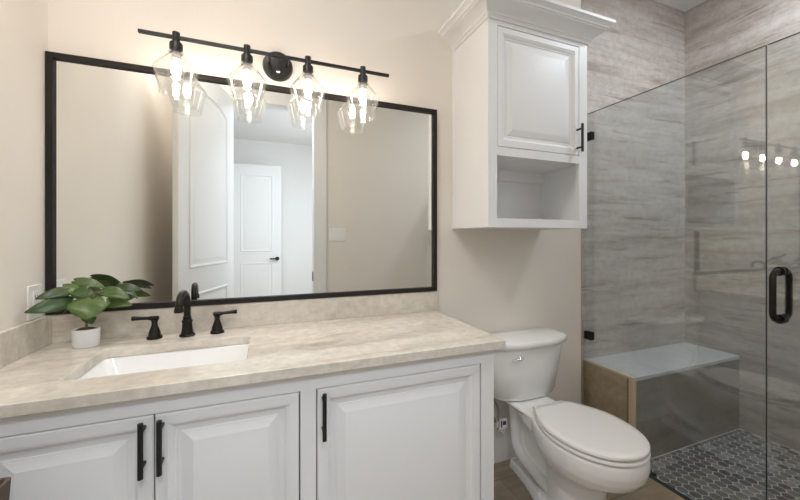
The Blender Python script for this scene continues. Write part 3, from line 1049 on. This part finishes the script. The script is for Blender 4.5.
# seat and lid, with near-black slabs painting the shade below each
b = BM()
loft(b, [egg(-0.319, -0.744, 0.176, 0.409), egg(-0.316, -0.749, 0.181, 0.413), egg(-0.316, -0.749, 0.181, 0.4205), egg(-0.319, -0.745, 0.177, 0.424)])
obj('seat', b, 'seatplastic', to, angle=50)
b = BM()
loft(b, [egg(-0.320, -0.743, 0.175, 0.429), egg(-0.316, -0.748, 0.181, 0.432), egg(-0.316, -0.748, 0.181, 0.441), egg(-0.319, -0.744, 0.176, 0.4455), egg(-0.344, -0.717, 0.150, 0.448)])
obj('lid', b, 'seatplastic', to, angle=60)
for z0, z1 in ((0.4045, 0.4095), (0.4235, 0.4295)):
    obj('seam', loft_bm([egg(-0.329, -0.736, 0.168, z0), egg(-0.329, -0.736, 0.168, z1)]), 'gap', to, label='near-black slab painting the shaded seam under the lid and seat')
for s in (-1, 1):
    b = BM()
    tube(b, [(TX + s * 0.04, -0.304, 0.428), (TX + s * 0.085, -0.304, 0.428)], 0.011, 12)
    box(b, TX + s * 0.063 - 0.018, TX + s * 0.063 + 0.018, -0.317, -0.291, 0.4045, 0.424)
    obj('seat_hinge', b, 'seatplastic', to)

# water supply valve
vx, vz = 1.168, 0.222
vv = empty('supply_valve', 'chrome water supply valve with a white paper tag low on the wall', 'valve', (vx, 0, vz))
b = BM()
lathe(b, (vx, 0, vz), [(0.028, -0.0005), (0.027, -0.006), (0.012, -0.012), (0.009, -0.014), (0.009, -0.05)], 20, 'Y')
lathe(b, (vx, -0.052, vz - 0.016), [(0.011, 0), (0.013, 0.006), (0.013, 0.030), (0.009, 0.036), (0.009, 0.05)], 16)
obj('valve_body', b, 'chrome', vv)
b = BM()
lathe(b, (vx, -0.066, vz), [(0.006, 0.0), (0.006, -0.012), (0.017, -0.014), (0.019, -0.022), (0.014, -0.026)], 10, 'Y')
obj('valve_knob', b, 'chrome', vv)
b = BM()
tube(b, smooth_path([(vx, -0.052, vz + 0.03), (vx, -0.052, vz + 0.09), (vx - 0.03, -0.06, vz + 0.15), (vx - 0.06, -0.08, 0.398)], 6), 0.006, 10)
obj('supply_hose', b, 'hose', vv, label='braided supply hose')
b = BM()
box(b, vx - 0.022, vx + 0.022, -0.098, -0.094, vz + 0.012, vz + 0.062)
tg = obj('paper_tag', b, 'tag', vv, label='white paper tag')
b = BM()
box(b, vx - 0.004, vx + 0.016, -0.0988, -0.098, vz + 0.03, vz + 0.05)
box(b, vx - 0.016, vx - 0.008, -0.0988, -0.098, vz + 0.02, vz + 0.055)
obj('tag_print', b, 'ink', tg)

# ------------------------------------------------------------------ outlet and switch plate
ou = empty('wall_outlet', 'white outlet plate on the left wall behind the plant', 'outlet', (XL, -0.085, 1.016))
b = BM()
box(b, XL + 0.0003, XL + 0.006, -0.122, -0.048, 0.964, 1.076)
obj('plate', b, 'plate', ou, bevel=0.002)
b = BM()
box(b, XL + 0.006, XL + 0.0085, -0.102, -0.068, 0.986, 1.054)
rc_ = obj('receptacle', b, 'plate', ou, bevel=0.001)
b = BM()
for z in (1.002, 1.038):
    for y in (-0.092, -0.079):
        box(b, XL + 0.0085, XL + 0.009, y - 0.0012, y + 0.0012, z - 0.005, z + 0.005)
    lathe(b, (XL + 0.0085, -0.0855, z - 0.010), [(0.0022, 0), (0.0022, 0.0005)], 10, 'X')
obj('slots', b, 'slot', rc_)

sw = empty('light_switch', 'white three-gang switch plate beside the doorway, seen in the mirror', 'switch', (0.685, YF, 1.27))
b = BM()
box(b, 0.60, 0.77, YF + 0.0003, YF + 0.006, 1.207, 1.331)
obj('plate', b, 'plate', sw, bevel=0.002)
for k in (-1, 0, 1):
    b = BM()
    box(b, 0.685 + k * 0.046 - 0.0165, 0.685 + k * 0.046 + 0.0165, YF + 0.006, YF + 0.0095, 1.236, 1.302)
    obj('rocker', b, 'plate', sw, bevel=0.001)

# ------------------------------------------------------------------ potted plant
PX, PY = -0.566, -0.105
pl = empty('potted_plant', 'leafy green plant in an oval white pot on the counter corner', 'plant', (PX, PY, CT))


def oval(rx, ry, z, n=40):
    return [(PX + rx * math.cos(2 * math.pi * k / n), PY + ry * math.sin(2 * math.pi * k / n), z) for k in range(n)]


b = BM()
loft(b, [oval(0.0345, 0.027, CT), oval(0.0365, 0.029, CT + 0.003), oval(0.0375, 0.030, CT + 0.03), oval(0.038, 0.0305, CT + 0.060), oval(0.037, 0.0295, CT + 0.0615), oval(0.0345, 0.027, CT + 0.059), oval(0.034, 0.0265, CT + 0.045)])
obj('pot', b, 'pot', pl, angle=60)
b = BM()
loft(b, [oval(0.034, 0.0265, CT + 0.046), oval(0.034, 0.0265, CT + 0.056), oval(0.018, 0.014, CT + 0.064)], cap0=False)
obj('soil', b, 'soil', pl)
leaves = [  # base, tip, width, tilt of the blade about its midrib
    ((-0.598, -0.12, 1.022), (-0.684, -0.190, 1.004), 0.050, 66),
    ((-0.602, -0.11, 1.054), (-0.672, -0.165, 1.042), 0.040, 48),
    ((-0.556, -0.11, 1.026), (-0.634, -0.090, 1.080), 0.060, 25),
    ((-0.608, -0.075, 1.084), (-0.520, -0.085, 1.060), 0.036, 48),
    ((-0.537, -0.150, 1.030), (-0.532, -0.195, 0.972), 0.108, 0),
    ((-0.520, -0.11, 1.050), (-0.434, -0.14, 1.026), 0.046, 42),
    ((-0.492, -0.075, 1.056), (-0.412, -0.085, 1.044), 0.036, 50),
    ((-0.515, -0.105, 1.010), (-0.432, -0.12, 0.998), 0.042, 55),
    ((-0.478, -0.055, 1.042), (-0.432, -0.055, 1.010), 0.034, 15),
    ((-0.588, -0.085, 1.014), (-0.640, -0.085, 0.976), 0.052, 20),
    ((-0.565, -0.09, 0.992), (-0.500, -0.075, 1.012), 0.056, 10),
    ((-0.563, -0.108, 0.966), (-0.538, -0.135, 0.944), 0.040, 10),
    ((-0.588, -0.100, 1.062), (-0.552, -0.160, 1.038), 0.052, 30),
]


def leaf(bm, base, tip_, wid, tilt):
    base, tip_ = Vector(base), Vector(tip_)
    ax = tip_ - base
    ln = ax.length
    ax.normalize()
    side = ax.cross(Vector((0, 0, 1)))
    if side.length < 0.1:
        side = Vector((1, 0, 0))
    side.normalize()
    up = side.cross(ax)
    # turn the upper face toward the room (-y)
    sgn = 1 if (side.z * 0 + up.y) > 0 else -1
    a = math.radians(tilt)
    best = None
    for sg in (-1, 1):
        rot = Matrix.Rotation(sg * a, 3, ax)
        u2 = rot @ up
        if best is None or u2.y < best[0].y:
            best = (u2, rot @ side)
    up, side = best
    nu, nv = 14, 4
    grid = []
    for i in range(nu + 1):
        t = i / nu
        wv = wid / 2 * (math.sin(math.pi * min(1, t * 0.96 + 0.04) ** 0.72) ** 0.75)
        if i == nu:
            wv = 0.0004
        if i == 0:
            wv = wid * 0.16
        row_ = []
        for j in range(-nv, nv + 1):
            q = j / nv
            back = -0.10 * ln * abs(q) * (1 - t) ** 3        # heart-shaped base lobes
            bend = 0.10 * ln * (4 * t * (1 - t)) - 0.06 * ln * t * t
            fold = 0.16 * wv * abs(q) - 0.20 * wv * q * q + 0.05 * wv * math.sin(9 * t + j)
            row_.append(bm.verts.new(base + ax * (t * ln + back) + side * (wv * q) + up * (bend + fold)))
        grid.append(row_)
    for i in range(nu):
        for j in range(2 * nv):
            bm.faces.new((grid[i][j], grid[i][j + 1], grid[i + 1][j + 1], grid[i + 1][j]))


b = BM()
for lf in leaves:
    leaf(b, *lf)
fo = obj('foliage', b, 'leaf', pl, angle=80)
sd_ = fo.modifiers.new('thickness', 'SOLIDIFY')
sd_.thickness = 0.0009
b = BM()
tube(b, smooth_path([(PX, PY, CT + 0.055), (PX + 0.002, PY, 0.96), (PX, PY, 1.0), (PX + 0.003, PY + 0.002, 1.03)], 5), 0.0036, 10)
for lf in leaves:
    p = Vector(lf[0])
    q = Vector((PX, PY, min(p.z - 0.015, 1.025)))
    tube(b, smooth_path([q, (q + p) / 2 + Vector((0, 0, 0.008)), p], 4), 0.0015, 6)
obj('stem', b, 'stem', pl)

# ------------------------------------------------------------------ brown bin in the near corner
bn = empty('waste_bin', 'dark brown tapered bin in front of the vanity at the photo corner', 'bin', (-0.56, -0.80, 0))
b = BM()
bx0, bx1, by0, by1, bh = -0.695, -0.445, -0.90, -0.715, 0.778
loft(b, [rrect(bx0 + 0.04, bx1 - 0.04, by0 + 0.03, by1 - 0.03, 0.008, 0.0, 3), rrect(bx0, bx1, by0, by1, 0.008, bh, 3), rrect(bx0 + 0.006, bx1 - 0.006, by0 + 0.006, by1 - 0.006, 0.006, bh, 3),
         rrect(bx0 + 0.042, bx1 - 0.042, by0 + 0.034, by1 - 0.034, 0.006, 0.012, 3)])
obj('bin_body', b, 'bin', bn, angle=40)
b = BM()
cl = []
rr = 0.062
for k in range(9):
    a = math.pi * k / 16
    cl.append(rrect(bx0 + 0.01 + rr * (1 - math.cos(a)), bx1 - 0.012 - rr * (1 - math.cos(a)), by0 + 0.01 + rr * (1 - math.cos(a)), by1 - 0.01 - rr * (1 - math.cos(a)), 0.02, bh - 0.03 + rr * math.sin(a), 4))
cl = [rrect(bx0 + 0.045, bx1 - 0.045, by0 + 0.04, by1 - 0.04, 0.02, bh - 0.45, 4)] + cl
loft(b, cl)
o = obj('towel_bundle', b, 'cream', None, angle=60)
o['label'] = 'cream rounded bundle poking out of the dark brown bin'
o['category'] = 'bundle'

# ------------------------------------------------------------------ recessed downlights; the vanity one is added to house fill light
for i, (x, y, lb) in enumerate(((2.35, -0.95, 'round recessed downlight in the ceiling over the shower'), (-0.36, -1.05, 'made-up round recessed fixture added over the vanity for fill light'))):
    c = empty('recessed_light', lb, 'ceiling light', (x, y, H))
    b = BM()
    lathe(b, (x, y, H), [(0.085, -0.0005), (0.085, -0.006), (0.078, -0.009), (0.074, -0.004), (0.074, -0.0005)], 32, cap0=False, cap1=False)
    obj('trim_ring', b, 'trim', c)
    b = BM()
    lathe(b, (x, y, H), [(0.073, -0.001), (0.073, -0.003)], 32)
    obj('lens', b, 'can', c)
